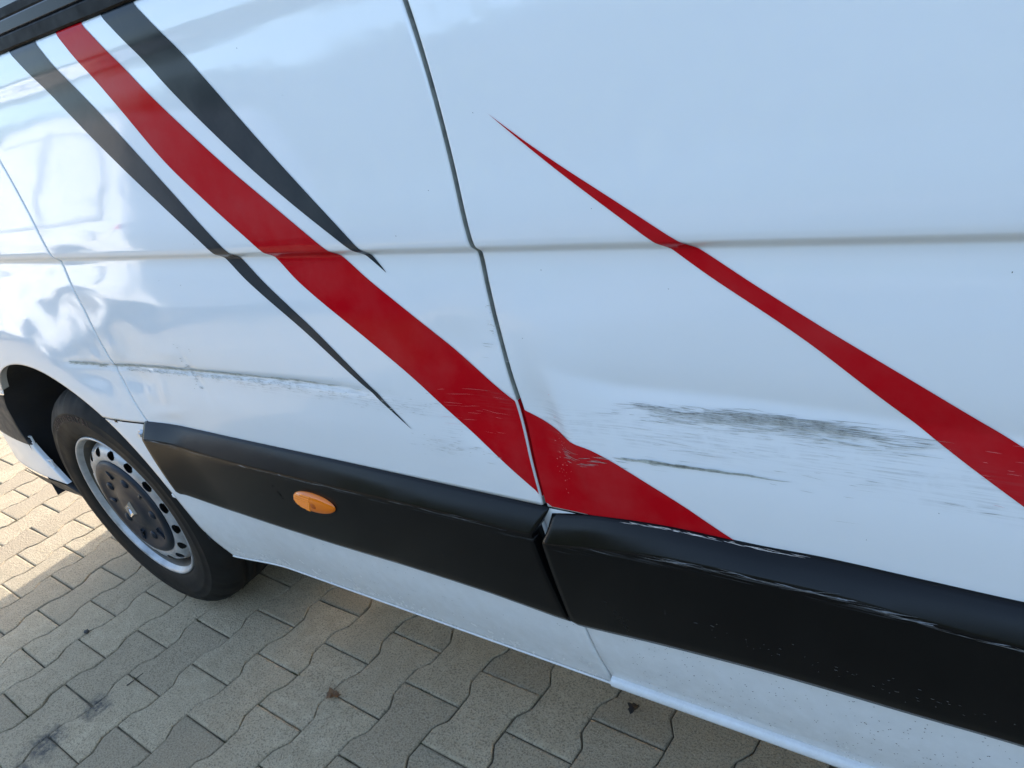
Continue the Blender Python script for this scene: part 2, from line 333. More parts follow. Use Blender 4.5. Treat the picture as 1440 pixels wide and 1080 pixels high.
MARKER = [[-1.134, 0.5433], [-1.0729, 0.5421], [-1.0118, 0.5431], [-1.0636, 0.5663], [-1.0834, 0.512]]
BOLTS = [[-1.6314, 0.5987], [-1.5942, 0.5106], [-1.7142, 0.6237]]
OILP = [[-1.8679, -0.4299], [-1.8514, -0.3084]]
LEAF_BROWN = [-1.2794, -0.0333]
LEAF_DARK = [-0.6445, 0.2076]
STICK = [-1.831, -0.2149]
STONE = [-2.1627, -0.1742]
OIL = [(OILP[0][0], OILP[0][1], .060), (OILP[1][0], OILP[1][1], .045), (OILP[0][0]+.03, OILP[0][1]-.09, .05), (-1.70, -.49, .05)]
paver_mat()
plain('joint_sand', (.11, .085, .052), .95, var=.75, vs=14, bump_s=.6, bs=300)
plain('yard_ground', (.12, .116, .11), .9, var=.25, vs=3, bump_s=.3)
plain('moss', (.085, .080, .032), .9, var=.5, vs=200)
plain('dry_leaf', (.13, .065, .028), .75, var=.4, vs=120)
plain('dark_leaf', (.022, .017, .013), .8, var=.4, vs=120)
plain('twig', (.045, .035, .028), .85, var=.4, vs=200)
plain('pebble', (.05, .047, .044), .8, var=.3, vs=200)

# ------------------------------------------------------------------ paving
def ground():
    g = mk('ground', [(-120, -120, -.030), (120, -120, -.030), (120, 120, -.030), (-120, 120, -.030)], [(0, 1, 2, 3)], M['yard_ground'], smooth=False, zo=0)  # unseen yard, made dark asphalt to cut bounce and reflections on the van
    tag(g, 'unseen asphalt yard around the paved strip, kept dark to cut reflected light', 'ground', kind='structure')
    p = mk('paving', [(-12, -2.9, -.0062), (5, -2.9, -.0062), (5, 5, -.009), (-12, 5, -.0062)], [(0, 1, 2, 3)], M['joint_sand'], smooth=False, zo=0)
    tag(p, 'grey concrete interlocking pavers with sandy mossy joints', 'paving', kind='structure')
    PITCH, LEN = .1434, .2057; W1, W2 = .0815, .0619; g2 = .0015
    O = np.array([-.923, .165]); th = math.radians(-2.2); ex = np.array([math.cos(th), math.sin(th)]); ey = np.array([-ex[1], ex[0]])
    def outline(j=0., r=None):
        r = r or random
        L = LEN/2-g2; a, b_ = W1-g2, W2-g2
        right = [(a, L), (a, LEN/2*.66), (a-.004, LEN/2*.585), (b_+.004, LEN/2*.415), (b_, LEN/2*.34), (b_, -LEN/2*.34), (b_+.004, -LEN/2*.415), (a-.004, -LEN/2*.585), (a, -LEN/2*.66), (a, -L)]
        pts = right+[(-x, y) for x, y in right[::-1]]
        return [(x+r.uniform(-j, j), y+r.uniform(-j, j)) for x, y in pts]
    def stone(r, j=.0013):
        o = outline(j, r); n = len(o); V = []; c0 = .0045
        for x, y in o: V.append((x, y, -.03))
        for x, y in o: V.append((x, y, -.0035))
        for x, y in o:
            s = 1-c0*.55/math.hypot(x, y); V.append((x*s, y*s, -.0009))
        for x, y in o:
            s = 1-c0*1.5/math.hypot(x, y); V.append((x*s, y*s, 0.))
        F = []
        for k in range(3):
            for i in range(n): F.append((k*n+i, k*n+(i+1) % n, (k+1)*n+(i+1) % n, (k+1)*n+i))
        F = [f[::-1] for f in F]; F.append(tuple(3*n+i for i in range(n))[::-1])
        return V, F
    R_ = random.Random(3); variants = []
    for k in range(10):
        V, F = stone(R_); me = bpy.data.meshes.new('paver')
        me.from_pydata([(x, y, z) for x, y, z in V], [], [f for f in F]); me.materials.append(M['paver'])
        bm = bmesh.new(); bm.from_mesh(me); bmesh.ops.recalc_face_normals(bm, faces=bm.faces)
        bm.to_mesh(me); bm.free(); variants.append((me, V, F))
    near, far = [], []
    for k in range(-90, 50):
        for m in range(-48, 36):
            c = O+ex*k*PITCH+ey*((m+.5)*LEN+(LEN/2 if k % 2 else 0))
            if not (-11 < c[0] < 4 and -2.8 < c[1] < 4): continue
            (near if (-3.9 < c[0] < .35 and -.85 < c[1] < .75) else far).append(c)
    near.sort(key=lambda c: (c[0]+1)**2*.2+c[1]**2); far += near[300:]; near = near[:300]
    for c in near:
        me = R_.choice(variants)[0]; o = bpy.data.objects.new('paver', me); link(o, p)
        o.location = (c[0], c[1], R_.uniform(-.0016, .0012)); o.rotation_euler = (R_.gauss(0, .004), R_.gauss(0, .004), th+R_.gauss(0, .004)+(math.pi if R_.random() < .5 else 0))
    VV, FF = [], []
    for c in far:
        _, V, F = R_.choice(variants); a = th+R_.gauss(0, .004); ca, sa = math.cos(a), math.sin(a); o = len(VV); dz = R_.uniform(-.0016, .0012); n = len(V)//4
        for x, y, z in V[n:]: VV.append((c[0]+x*ca-y*sa, c[1]+x*sa+y*ca, z+dz))
        for f in F:
            if min(f) >= n: FF.append(tuple(i-n+o for i in f)[::-1])
    fo = mk('paver_field', VV, FF, M['paver'], p, smooth=False, zo=0); fo['kind'] = 'stuff'
    # moss growing in the joints: small clumps of upright blades
    V, F = [], []
    for k in range(150):
        kk = R_.randint(-22, 4); mm = R_.randint(-4, 3); c = O+ex*kk*PITCH+ey*(mm*LEN+(LEN/2 if kk % 2 else 0))+ex*R_.choice([-.08, .08, R_.uniform(-.08, .08)])
        if R_.random() < .0: continue
        for q in range(R_.randint(10, 34)):
            px, py = c[0]+R_.gauss(0, .009), c[1]+R_.gauss(0, .0022); h = R_.uniform(.004, .011); w = R_.uniform(.0006, .0016); a = R_.uniform(0, 6.28)
            o = len(V); lx, ly = R_.gauss(0, .003), R_.gauss(0, .003)
            V += [(px-w*math.cos(a), py-w*math.sin(a), -.006), (px+w*math.cos(a), py+w*math.sin(a), -.006), (px+lx, py+ly, -.006+h)]; F.append((o, o+1, o+2))
    ms = mk('joint_moss', V, F, M['moss'], smooth=False, zo=0); tag(ms, 'tiny tufts of moss growing in the paver joints', 'moss', kind='stuff')
ground()
# ------------------------------------------------------------------ the van
van = empty('delivery_van', (-.3, .95, 0))
VL = Vector((-.3, .95, 0))
def vpart(o):                                        # van parts are modelled in place; keep them there under the Empty
    o.matrix_parent_inverse = Matrix.Translation(-VL); return o
def vchild(o): return o
tag(van, 'white delivery van with red and grey stripes and a scraped, dented side', 'van')

fender_x = smooth_x(FENDER_LINE); seam_x = smooth_x(SEAM, .02)
def levels(z0, z1):
    out = [z0]; z = z0
    while z < z1-1e-6:
        s = .0062
        if .69 < z < .86: s = .0034
        if .97 < z < 1.02: s = .0016
        if 1.24 < z < 1.335: s = .0035
        if z >= 1.335: s = .0013
        z = min(z1, z+s); out.append(z)
    return np.array(out)
def prof_y(x, z, right=False):
    y = surf(x, z)
    if right:                                       # behind the seam there is no window ledge: the panel runs straight up
        lin = .0300+(z-1.255)*.125; y = np.where(z > 1.245, np.minimum(lin, .2+0*z)+dents(x, z)*0, y)
        k = sstep(1.215, 1.255, z); base = surf(x, np.minimum(z, 1.255)); y = np.where(z > 1.215, base*(1-k)+(.0300+(z-1.255)*.125)*k, surf(x, z))
    return y
def scuff_attr(x, z):
    s = np.zeros(x.shape)
    zs = scrape_z(x)
    env = sstep(-.45,-.39,x)*(1-sstep(-.10,-.055,x))
    s += env*.14*np.exp(-((z-zs)/.0075)**2)
    s += env*.10*np.exp(-((z-zs+.010)/.012)**2)
    s += .30*sstep(-.56,-.45,x)*(1-sstep(.0,.1,x))*np.exp(-((z-zs+.035)/.022)**2)
    s += .55*sstep(-1.80,-1.70,x)*(1-sstep(-1.0,-.85,x))*np.exp(-((z-groove_z(x)+.004)/.005)**2)
    s += .40*sstep(-1.30,-1.15,x)*(1-sstep(-.80,-.66,x))*np.exp(-((z-groove_z(x)+.014)/.012)**2)
    s += .55*bump(x,z,-.61,.785,.028,.020)+.35*bump(x,z,-.52,.75,.03,.04)+.4*bump(x,z,-.585,.905,.008,.018)
    s += .35*bump(x,z,-.735,.70,.04,.012)+.3*bump(x,z,-.70,.735,.02,.02)
    s += .5*bump(x,z,-.03,.735,.06,.006)
    return s
def dirt_attr(x, z):
    d = np.clip((.70-z)/.45, 0, 1)*.35+np.clip((.44-z)/.18, 0, 1)*.45
    d += .22*bump(x,z,-1.65,.80,.25,.12)
    return d
VINYL = .0009
def panel(name, lf, rf, zs, cols, ledge, redge, right=False, parent=van, mt='paint', bottom_ret=.012):
    # lf/rf: x boundary as function of z ; ledge/redge: make a returned edge there
    L = lf(zs); R_ = rf(zs); X = []; DY = []
    W = R_-L
    for s in cols: X.append(L+W*s); DY.append(np.zeros(len(zs)))
    X = np.array(X).T; DY = np.array(DY).T
    def ret(xb, sgn):
        offs = [(0, .022), (0, .0035), (.0006, .0012), (.0024, 0)]
        return np.array([xb+sgn*o for o, _ in offs]).T, np.array([np.full(len(zs), d) for _, d in offs]).T
    if ledge:
        a, d = ret(L, 1); X[:, 0] = a[:, -1]; X = np.hstack([a[:, :-1], X]); DY = np.hstack([d[:, :-1], DY])
    if redge:
        a, d = ret(R_, -1); X[:, -1] = a[:, -1]; X = np.hstack([X, a[:, :-1][:, ::-1]]); DY = np.hstack([DY, d[:, :-1][:, ::-1]])
    Z = np.repeat(zs[:, None], X.shape[1], 1)
    Y = prof_y(X, Z, right)+DY
    if bottom_ret:
        X = np.vstack([X[:1], X]); Z = np.vstack([Z[:1], Z]); Y = np.vstack([Y[:1]+bottom_ret, Y])
    return vpart(grid(name, X, Y, Z, M[mt], parent, attrs={'scuff': scuff_attr(X, Z), 'dirt': dirt_attr(X, Z)}))
GAP = .0034
zd = levels(.6265, 1.3675)
door = panel('front_door', lambda z: fender_x(z)+.0016, lambda z: seam_x(z)-GAP, zd, np.linspace(0, 1, 215), True, True)
zr = np.concatenate([levels(.6265, 1.30), np.linspace(1.31, 2.22, 24)])
cols = np.concatenate([np.linspace(0, .24, 135), np.linspace(.24, 1, 28)[1:]])
SP_X1 = 2.35
side = panel('sliding_door', lambda z: seam_x(z)+GAP, lambda z: SP_X1+0*z, zr, cols, True, False, True)
# front fender with the wheel arch cut out
def arch_z(x): return .25+.49*np.sqrt(np.clip(1-((x+2.06)/.46)**2, .0, 1))
def arch_x(z): return -2.06+.46*np.sqrt(np.clip(1-((z-.25)/.49)**2, 0, 1))+.045*np.clip((.345-z)/.09, 0, 1)**2
def fender():
    nr, nc = 120, 165; xl = -2.4580
    s = np.linspace(0, 1, nc)[None, :]; t = (np.linspace(0, 1, nr)**1.0)[:, None]
    x = xl+s*(-1.63-xl)+0*t
    for _ in range(14):
        zb = np.maximum(arch_z(x), .6275); zt = 1.215+.0*x; z = zb+t*(zt-zb); x = xl+s*(fender_x(z)-.0016-xl)
    # smooth the traced arch
    Y = surf(x, z); L = []
    X2 = np.vstack([x[:1], x[:1], x]); Z2 = np.vstack([z[:1]+.002, z[:1], z]); Y2 = np.vstack([Y[:1]+.020, Y[:1]+.003, Y])
    X2 = np.hstack([X2, X2[:, -1:], X2[:, -1:]]); Z2 = np.hstack([Z2, Z2[:, -1:], Z2[:, -1:]]); Y2 = np.hstack([Y2, Y2[:, -1:]+.0015, Y2[:, -1:]+.02])
    return vpart(grid('fender', X2, Y2, Z2, M['paint'], van, attrs={'scuff': scuff_attr(X2, Z2), 'dirt': dirt_attr(X2, Z2)}))
fend = fender()
# sills
arch_low = arch_x
low_seam = curve_x(SEAM_LOW)
zl = np.concatenate([np.linspace(.2545, .62, 62), [.6240]])
sillL = panel('sill_panel', lambda z: arch_low(z), lambda z: low_seam(z)-.0016, zl, np.linspace(0, 1, 90), True, True)
sillR = panel('sill_panel', lambda z: low_seam(z)+.0016, lambda z: SP_X1+0*z, zl, np.concatenate([np.linspace(0, .24, 50), np.linspace(.24, 1, 12)[1:]]), True, False)
def tube_x(name, x0, x1, z, r, yoff, mt, n=60, seg=10, parent=van, sq=1.0):
    xs = np.linspace(x0, x1, n); a = np.linspace(0, 2*math.pi, seg+1)
    X = np.repeat(xs[:, None], seg+1, 1); zc = z(xs) if callable(z) else np.full(n, z); yc = surf(xs, zc)+yoff
    Z = zc[:, None]+r*np.sin(a)[None, :]; Y = yc[:, None]+r*sq*np.cos(a)[None, :]
    return vpart(grid(name, X, Y, Z, M[mt], parent, attrs={'scuff': X*0, 'dirt': X*0+.75}))
tube_x('sill_flange', -1.555, -.556, .2525, .0029, .001, 'paint')
tube_x('sill_bead', -.548, SP_X1, .2670, .0105, -.001, 'paint', seg=14)
tube_x('sill_flange', -.552, SP_X1, .2510, .0036, .003, 'paint')
# jamb seen through the seam, and the folded edge of the door
zz = levels(.40, 1.30); xs = seam_x(zz)
vpart(grid('door_jamb', np.stack([xs-.03, xs+.03], 1), np.stack([prof_y(xs, zz, True)+.0215]*2, 1), np.stack([zz, zz], 1), M['gap_metal'], van))

# ---- stripes: vinyl sheets following the pressed metal
def stripe(lf, rf, z0, z1, mt, parent, right=False, off=VINYL, ncol=26, name='stripe', lmin=None, lmax=None):
    zs = levels(z0, z1); s = np.linspace(0, 1, ncol)
    L = lf(zs); R_ = np.maximum(rf(zs), L+1e-5)
    if lmin is not None: L = np.maximum(L, lmin(zs)); R_ = np.maximum(R_, L+1e-5)
    if lmax is not None: R_ = np.minimum(R_, lmax(zs)); L = np.minimum(L, R_-1e-5)
    X = L[:, None]+(R_-L)[:, None]*s[None, :]; Z = np.repeat(zs[:, None], ncol, 1)
    nz = 1/np.sqrt(1+np.gradient(prof_y(X[:, 0], zs, right), zs)**2)
    Y = prof_y(X, Z, right)-off/np.maximum(nz, .45)[:, None]
    return grid(name, X, Y, Z, M[mt], parent, attrs={'scuff': scuff_attr(X, Z)*1.15, 'dirt': X*0})
ZTOP = 1.3655
def topclip(pts, dz=0): return smooth_x(pts, .010)
gA = stripe(smooth_x(GREY_A_L, .032), smooth_x(GREY_A_R, .032), .7237, ZTOP, 'paint_grey', door); gA['label'] = 'slim dark grey tapering stripe left of the broad red band'
dmax = lambda z: seam_x(z)-GAP-.0006
rB = stripe(smooth_x(RED_B_L, .032), smooth_x(RED_B_R, .032), .6400, ZTOP, 'paint_red', door, ncol=40, lmax=dmax); rB['label'] = 'broad red stripe running down to the door seam'
gC = stripe(smooth_x(GREY_C_L, .032), smooth_x(GREY_C_R, .032), .9658, ZTOP, 'paint_grey', door); gC['label'] = 'dark grey stripe right of the broad red band'
smin = lambda z: seam_x(z)+GAP+.0006
rB2 = stripe(lambda z: np.where(z < .6337, np.interp(z, [.6270, .6337], [-.556, -.5681]), -.60+0*z), smooth_x(RED_B2_T), .6285, .7800, 'paint_red', side, ncol=44, lmin=smin)
rB2['label'] = 'lower end of the broad red stripe behind the seam'
rd_t = RED_D_T+[[.25, .625]]; rd_b = RED_D_B+[[.13, .625]]
rD = stripe(smooth_x(rd_b, .025), smooth_x(rd_t, .025), .64, 1.1450, 'paint_red', side, ncol=34); rD['label'] = 'red stripe tapering to a fine point at its upper end'
# red film folded round the door edges inside the seam
z2 = levels(.640, .790); xr = seam_x(z2)-GAP+.0007
vchild(grid('stripe_fold', np.stack([xr, xr], 1), np.stack([surf(xr, z2)+.003, surf(xr, z2)+.021], 1), np.stack([z2, z2], 1), M['paint_red'], door, attrs={'scuff': np.zeros((len(z2), 2)), 'dirt': np.zeros((len(z2), 2))}))

z3 = np.concatenate([levels(.6275, .640), levels(.790, 1.362)]); x3 = seam_x(z3)-GAP+.0006
for lo, hi in ((.6275, .6395), (.7905, 1.362)):
    z3 = levels(lo, hi); x3 = seam_x(z3)-GAP+.0006
    grid('door_edge', np.stack([x3, x3], 1), np.stack([surf(x3, z3)+.0016, surf(x3, z3)+.0212], 1), np.stack([z3, z3], 1), M['gap_metal'], door)
# ---- scrapes: many thin slivers of abraded paint
def slivers(name, parent, mt, n, fx, fz, ln, wd, seed, right=False, off=.0016, slope=None, trimy=None, round_=False):
    r = np.random.default_rng(seed); V, F = [], []
    for k in range(n):
        x = fx(r); z = fz(r, x); l = math.exp(r.uniform(math.log(ln[0]), math.log(ln[1]))); w = r.uniform(*wd); sl_ = (slope(x, z) if slope else 0)+r.normal(0, .05)
        ts = [-.5, -.2, .2, .5] if not round_ else [-.5, -.3, .3, .5]; ws = [.15, 1, .8, .1] if not round_ else [.4, 1, 1, .4]; o = len(V)
        for t, ww in zip(ts, ws):
            xx = x+t*l; zc = z+t*l*sl_+r.normal(0, w*.25)
            for sg in (-1, 1):
                zq = zc+sg*w*ww/2; yy = float(surf(xx, zq) if trimy is None else trimy(xx, zq))-off; V.append((xx, yy, zq))
        for i in range(3): F.append((o+2*i, o+2*i+2, o+2*i+3, o+2*i+1))
    ob = mk(name, V, F, M[mt], parent, smooth=True); ob['kind'] = 'stuff'; return ob
tri = lambda r, a, b, c: r.triangular(a, b, c)
# main scrape on the sliding panel
slivers('scrape_mark', side, 'scuff_dark', 270, lambda r: tri(r, -.43, -.25, -.09), lambda r, x: float(scrape_z(x))+r.normal(.0, .0036)+.0015, (.008, .070), (.00018, .0006), 11)
slivers('scrape_mark', side, 'scuff_soft', 280, lambda r: tri(r, -.45, -.24, -.095), lambda r, x: float(scrape_z(x))-.007+r.normal(0, .0065), (.006, .050), (.0002, .0007), 12)
slivers('scrape_mark', side, 'scuff_soft', 45, lambda r: r.uniform(-.42, -.14), lambda r, x: float(scrape_z(x))-.045+r.normal(0, .020), (.006, .045), (.0002, .0006), 13)
slivers('scrape_mark', side, 'scuff_dark', 8, lambda r: r.uniform(-.09, .05), lambda r, x: .735-(x+.09)*.10+r.normal(0, .006), (.004, .03), (.0003, .0008), 14)
gl = curve_z(GREEN_LINE)
slivers('scrape_mark', side, 'scuff_green', 130, lambda r: tri(r, -.445, -.38, -.235), lambda r, x: float(gl(x))+r.normal(0, .0007), (.012, .05), (.0006, .0016), 15, off=.0019)
slivers('scrape_mark', side, 'scuff_pink', 70, lambda r: r.normal(-.515, .018), lambda r, x: .725+r.normal(0, .035), (.002, .012), (.0004, .0012), 16, slope=lambda x, z: r_slope(x), off=.0019) if False else None
# groove over door and fender
gz = lambda x: float(groove_z(x))
slivers('scrape_mark', fend, 'scuff_green', 90, lambda r: r.uniform(-1.80, -1.655), lambda r, x: gz(x)+r.normal(.001, .0016), (.01, .04), (.0008, .0022), 21)
slivers('scrape_mark', door, 'scuff_green', 230, lambda r: -1.625+r.beta(1.0, 1.6)*.75, lambda r, x: gz(x)+r.normal(.002, .0012), (.012, .06), (.0005, .0016), 22)
slivers('scrape_mark', door, 'scuff_soft', 240, lambda r: -1.60+r.beta(1.2, 1.5)*.60, lambda r, x: gz(x)-.004-abs(r.normal(0, .005)), (.003, .012), (.0006, .0016), 23)
slivers('scrape_mark', door, 'scuff_soft', 90, lambda r: r.uniform(-1.05, -.70), lambda r, x: gz(x)-.012+r.normal(0, .009), (.003, .014), (.0003, .0009), 24)
slivers('scrape_mark', door, 'scuff_soft', 55, lambda r: r.normal(-.71, .035), lambda r, x: .705+r.normal(0, .010), (.003, .016), (.0003, .0008), 25)
slivers('scrape_mark', door, 'scuff_dark', 26, lambda r: r.normal(-1.335, .008), lambda r, x: .765-(x+1.335)*1.5+r.normal(0, .018), (.003, .010), (.0006, .0016), 26)
slivers('scrape_mark', door, 'scuff_soft', 9, lambda r: r.normal(-.589, .003), lambda r, x: .905+r.normal(0, .012), (.002, .007), (.0006, .0014), 27)
slivers('scrape_mark', door, 'scuff_soft', 4, lambda r: r.normal(-.598, .010), lambda r, x: .850+r.normal(0, .018), (.004, .02), (.0003, .0009), 28)
# scratches in the red film
slivers('film_scratch', door, 'scuff_pink', 18, lambda r: r.uniform(-.70, -.60), lambda r, x: .765+r.normal(0, .016), (.012, .05), (.00015, .0004), 31, off=.0020)
slivers('film_scratch', side, 'scuff_pink', 40, lambda r: r.normal(-.522, .006), lambda r, x: .715+r.normal(0, .030), (.0006, .003), (.0004, .0014), 32, off=.0020)
slivers('film_scratch', side, 'scuff_pink', 24, lambda r: r.uniform(-.06, .06), lambda r, x: .775+r.normal(0, .016), (.004, .025), (.0002, .0005), 33, off=.0020)
slivers('film_scratch', side, 'scuff_dark', 24, lambda r: r.uniform(-.515, -.43), lambda r, x: .722+r.normal(0, .005), (.008, .03), (.0003, .0007), 34, off=.0020)
# dirt specks and stone chips
slivers('dirt_speck', sillR, 'speck', 420, lambda r: r.uniform(-.50, .10), lambda r, x: r.uniform(.275, .425), (.0007, .0020), (.0006, .0014), 41, off=.0008, round_=True)
slivers('dirt_speck', sillL, 'speck', 70, lambda r: r.uniform(-1.45, -.58), lambda r, x: r.uniform(.265, .41), (.0008, .0024), (.0006, .0014), 42, off=.0008, round_=True)
slivers('dirt_speck', side, 'speck', 11, lambda r: r.uniform(-.55, .05), lambda r, x: r.uniform(.65, 1.24), (.0006, .0016), (.0006, .0011), 43, off=.0012, round_=True)
slivers('dirt_speck', door, 'speck', 14, lambda r: r.uniform(-1.4, -.62), lambda r, x: r.uniform(.65, 1.3), (.0008, .0020), (.0007, .0014), 44, off=.0012, round_=True)
slivers('dirt_smear', sillL, 'scuff_dark', 14, lambda r: r.uniform(-1.4, -.6), lambda r, x: r.uniform(.27, .40), (.004, .02), (.0003, .0008), 45, off=.0008)

# ---- black side mouldings
def moulding(x_l, x_r, top, ridge, bot, n, cap_l, name='side_moulding', seed=0):
    # x_l/x_r give the end x as function of row fraction ; rows: body -> chamfer -> ridge -> face -> body
    rows = [('t', 0.0, .006), ('t', .02, -.0035), ('t', .10, -.0065), ('tr', .5, 0), ('tr', .90, 0), ('tr', .98, 0), ('rb', .014, 0), ('rb', .08, 0)]+[('rb', v, 0) for v in np.linspace(.2, .9, 10)]+[('rb', .965, 0), ('e', 1., -.004), ('e', 1.0, .010)]
    s = np.linspace(0, 1, n); X, Y, Z, A = [], [], [], []
    for k, (kind, fr, dy) in enumerate(rows):
        q = {'t': fr*.2, 'tr': fr, 'rb': 1+fr, 'e': 2}[kind]
        xa, xb = x_l(q), x_r(q); x = xa+(xb-xa)*s
        zt, zr_, zb = top(x), ridge(x), bot(x); out = .0280
        if kind == 't': z = zt-fr*(zt-zr_)*1.0; y = surf(x, z)+dy if fr < .05 else None
        elif kind == 'tr': z = zt-fr*(zt-zr_)
        elif kind == 'rb': z = zr_-fr*(zr_-zb)
        else: z = zb
        if kind == 'e': y = surf(x, z)+dy
        elif kind == 'rb':
            d = out*(1-.30*fr)+.0015*math.sin(math.pi*fr); 
            if fr < .05: d -= .0004
            if fr > .95: d -= .004
            y = base_y(x, z)-d
        elif kind == 'tr' or fr > .05:
            d = .0040+(out-.0040)*fr
            if fr > .95: d -= .0005
            y = base_y(x, z)-d
        # end taper
        X.append(x); Y.append(y); Z.append(z); A.append((np.exp(-((q-1.02)/.03)**2)*.2)*np.ones(n))
    X, Y, Z, A = map(np.array, (X, Y, Z, A))
    # close both ends
    for side_ in (0, -1):
        xe, ye, ze, ae = X[:, side_], Y[:, side_], Z[:, side_], A[:, side_]
        sg = -1 if side_ == 0 else 1
        c1 = (xe+sg*.0012, ye+.0020, ze); c2 = (xe+sg*.0012, base_y(xe, ze)+.008, ze)
        if side_ == 0:
            X = np.column_stack([c2[0], c1[0], X]); Y = np.column_stack([c2[1], np.minimum(c1[1], c2[1]), Y]); Z = np.column_stack([ze, ze, Z]); A = np.column_stack([ae*0, ae, A])
        else:
            X = np.column_stack([X, c1[0], c2[0]]); Y = np.column_stack([Y, np.minimum(c1[1], c2[1]), c2[1]]); Z = np.column_stack([Z, ze, ze]); A = np.column_stack([A, ae, ae*0])
    return vpart(grid(name, X, Y, Z, M['trim'], van, flip=True, attrs={'scuff': A}))
tLt, tLr, tLb = curve_z(TRIM_L_TOP), curve_z(TRIM_L_RIDGE), curve_z(TRIM_L_BOT)
tRt, tRr, tRb = curve_z(TRIM_R_TOP+[[2.4, .635]]), curve_z(TRIM_R_RIDGE+[[2.4, .593]]), curve_z(TRIM_R_BOT+[[2.4, .437]])
mL = moulding(lambda q: np.interp(q, [0, 1, 2], [-1.598, -1.590, -1.566]), lambda q: np.interp(q, [0, .25, 1, 1.4, 2], [-.5665, -.5695, -.5880, -.583, -.5715]), tLt, tLr, tLb, 150, True)
mR = moulding(lambda q: np.interp(q, [0, .25, 1, 1.9, 2], [-.5610, -.5615, -.5715, -.5660, -.5560]), lambda q: 2.32, tRt, tRr, tRb, 330, False)
def trim_y(ridge, bot):
    def f(x, z):
        zr_, zb = float(ridge(x)), float(bot(x)); base = float(base_y(x, z))
        if z <= zr_: fr = (zr_-z)/(zr_-zb); return base-.0280*(1-.30*fr)-.0015*math.sin(math.pi*min(1, max(0, fr)))
        return base-.0270+(z-zr_)*.5
    return f
tyR, tyL = trim_y(tRr, tRb), trim_y(tLr, tLb)
slivers('plastic_scratch', mR, 'plastic_nick', 70, lambda r: tri(r, -.50, -.18, .05), lambda r, x: float(tRr(x))-.0012+r.normal(0, .0007), (.012, .07), (.0002, .0006), 51, trimy=tyR, off=.0008)
slivers('plastic_scratch', mR, 'plastic_nick', 60, lambda r: r.uniform(-.40, .02), lambda r, x: .505-(x+.4)*.06+r.normal(0, .008), (.001, .006), (.0003, .0007), 52, trimy=tyR, off=.0006)
slivers('plastic_scratch', mL, 'plastic_nick', 36, lambda r: r.uniform(-1.56, -.62), lambda r, x: float(tLr(x))-.0012+r.normal(0, .0006), (.015, .08), (.0002, .0005), 53, trimy=tyL, off=.0008)
slivers('plastic_scratch', mR, 'scuff_pale', 50, lambda r: tri(r, -.47, -.38, -.20), lambda r, x: float(tRt(x))-.0012+r.normal(0, .0010), (.006, .03), (.0004, .0012), 54, trimy=lambda x, z: float(surf(x, z))-.0055, off=.0006)
# ---- amber side marker
def marker():
    cx, cz = MARKER[1]; A_, B_ = .0560, .0212; rot = 0.0
    y0 = tyL(cx, cz)
    def dome(name, a, b, h, mt, parent, yb, nr=10, ns=56, cxo=0.):
        V = []; F = []
        for i in range(nr):
            t = i/(nr-1); rr = math.cos(t*math.pi/2)**.8 if t < 1 else 0.
            for k in range(ns):
                an = 2*math.pi*k/ns; V.append((cx+cxo+a*rr*math.cos(an), yb-h*math.sin(t*math.pi/2), cz+b*rr*math.sin(an)))
        for i in range(nr-1):
            for k in range(ns): F.append((i*ns+k, i*ns+(k+1) % ns, (i+1)*ns+(k+1) % ns, (i+1)*ns+k))
        return mk(name, V, F, M[mt], parent)
    base = vpart(dome('side_marker', A_+.0035, B_+.0030, .0030, 'gloss_black', van, y0+.0005)); base['label'] = 'oval amber side marker lamp in black moulding'
    vchild(dome('lens', A_, B_, .0105, 'amber', base, y0-.0012))
    # prismatic reflector half: small pyramids under the lens
    V, F = [], []; s = .0044
    for i in range(-14, 4):
        for j in range(-6, 7):
            x, z = (i+.5*(j % 2))*s-.003, j*s*.9
            if (x/(A_-.004))**2+(z/(B_-.003))**2 > .93 or x > -.002+z*.35: continue
            h = .0105*math.sin(math.acos(min(1, max(0, (x/A_)**2+(z/B_)**2)**.625)))+.0013; o = len(V)
            for dx, dz in ((-.5, -.45), (.5, -.45), (.5, .45), (-.5, .45)): V.append((cx+x+dx*s*.92, y0-h+.0000, cz+z+dz*s*.92))
            V.append((cx+x, y0-h-.0019, cz+z)); F += [(o, o+1, o+4), (o+1, o+2, o+4), (o+2, o+3, o+4), (o+3, o, o+4)]
    vchild(mk('reflector', V, F, M['amber_core'], base, smooth=False))
    vchild(dome('bulb_holder', .0150, 0.0120, .0118, 'amber_dark', base, y0-.0008, cxo=.008)
    )
marker()
# small gouge in the moulding ahead of the marker
slivers('plastic_scratch', mL, 'gloss_black', 8, lambda r: r.normal(-1.175, .004), lambda r, x: .533-(x+1.175)*1.8+r.normal(0, .004), (.004, .008), (.001, .003), 56, trimy=tyL, off=.0006)
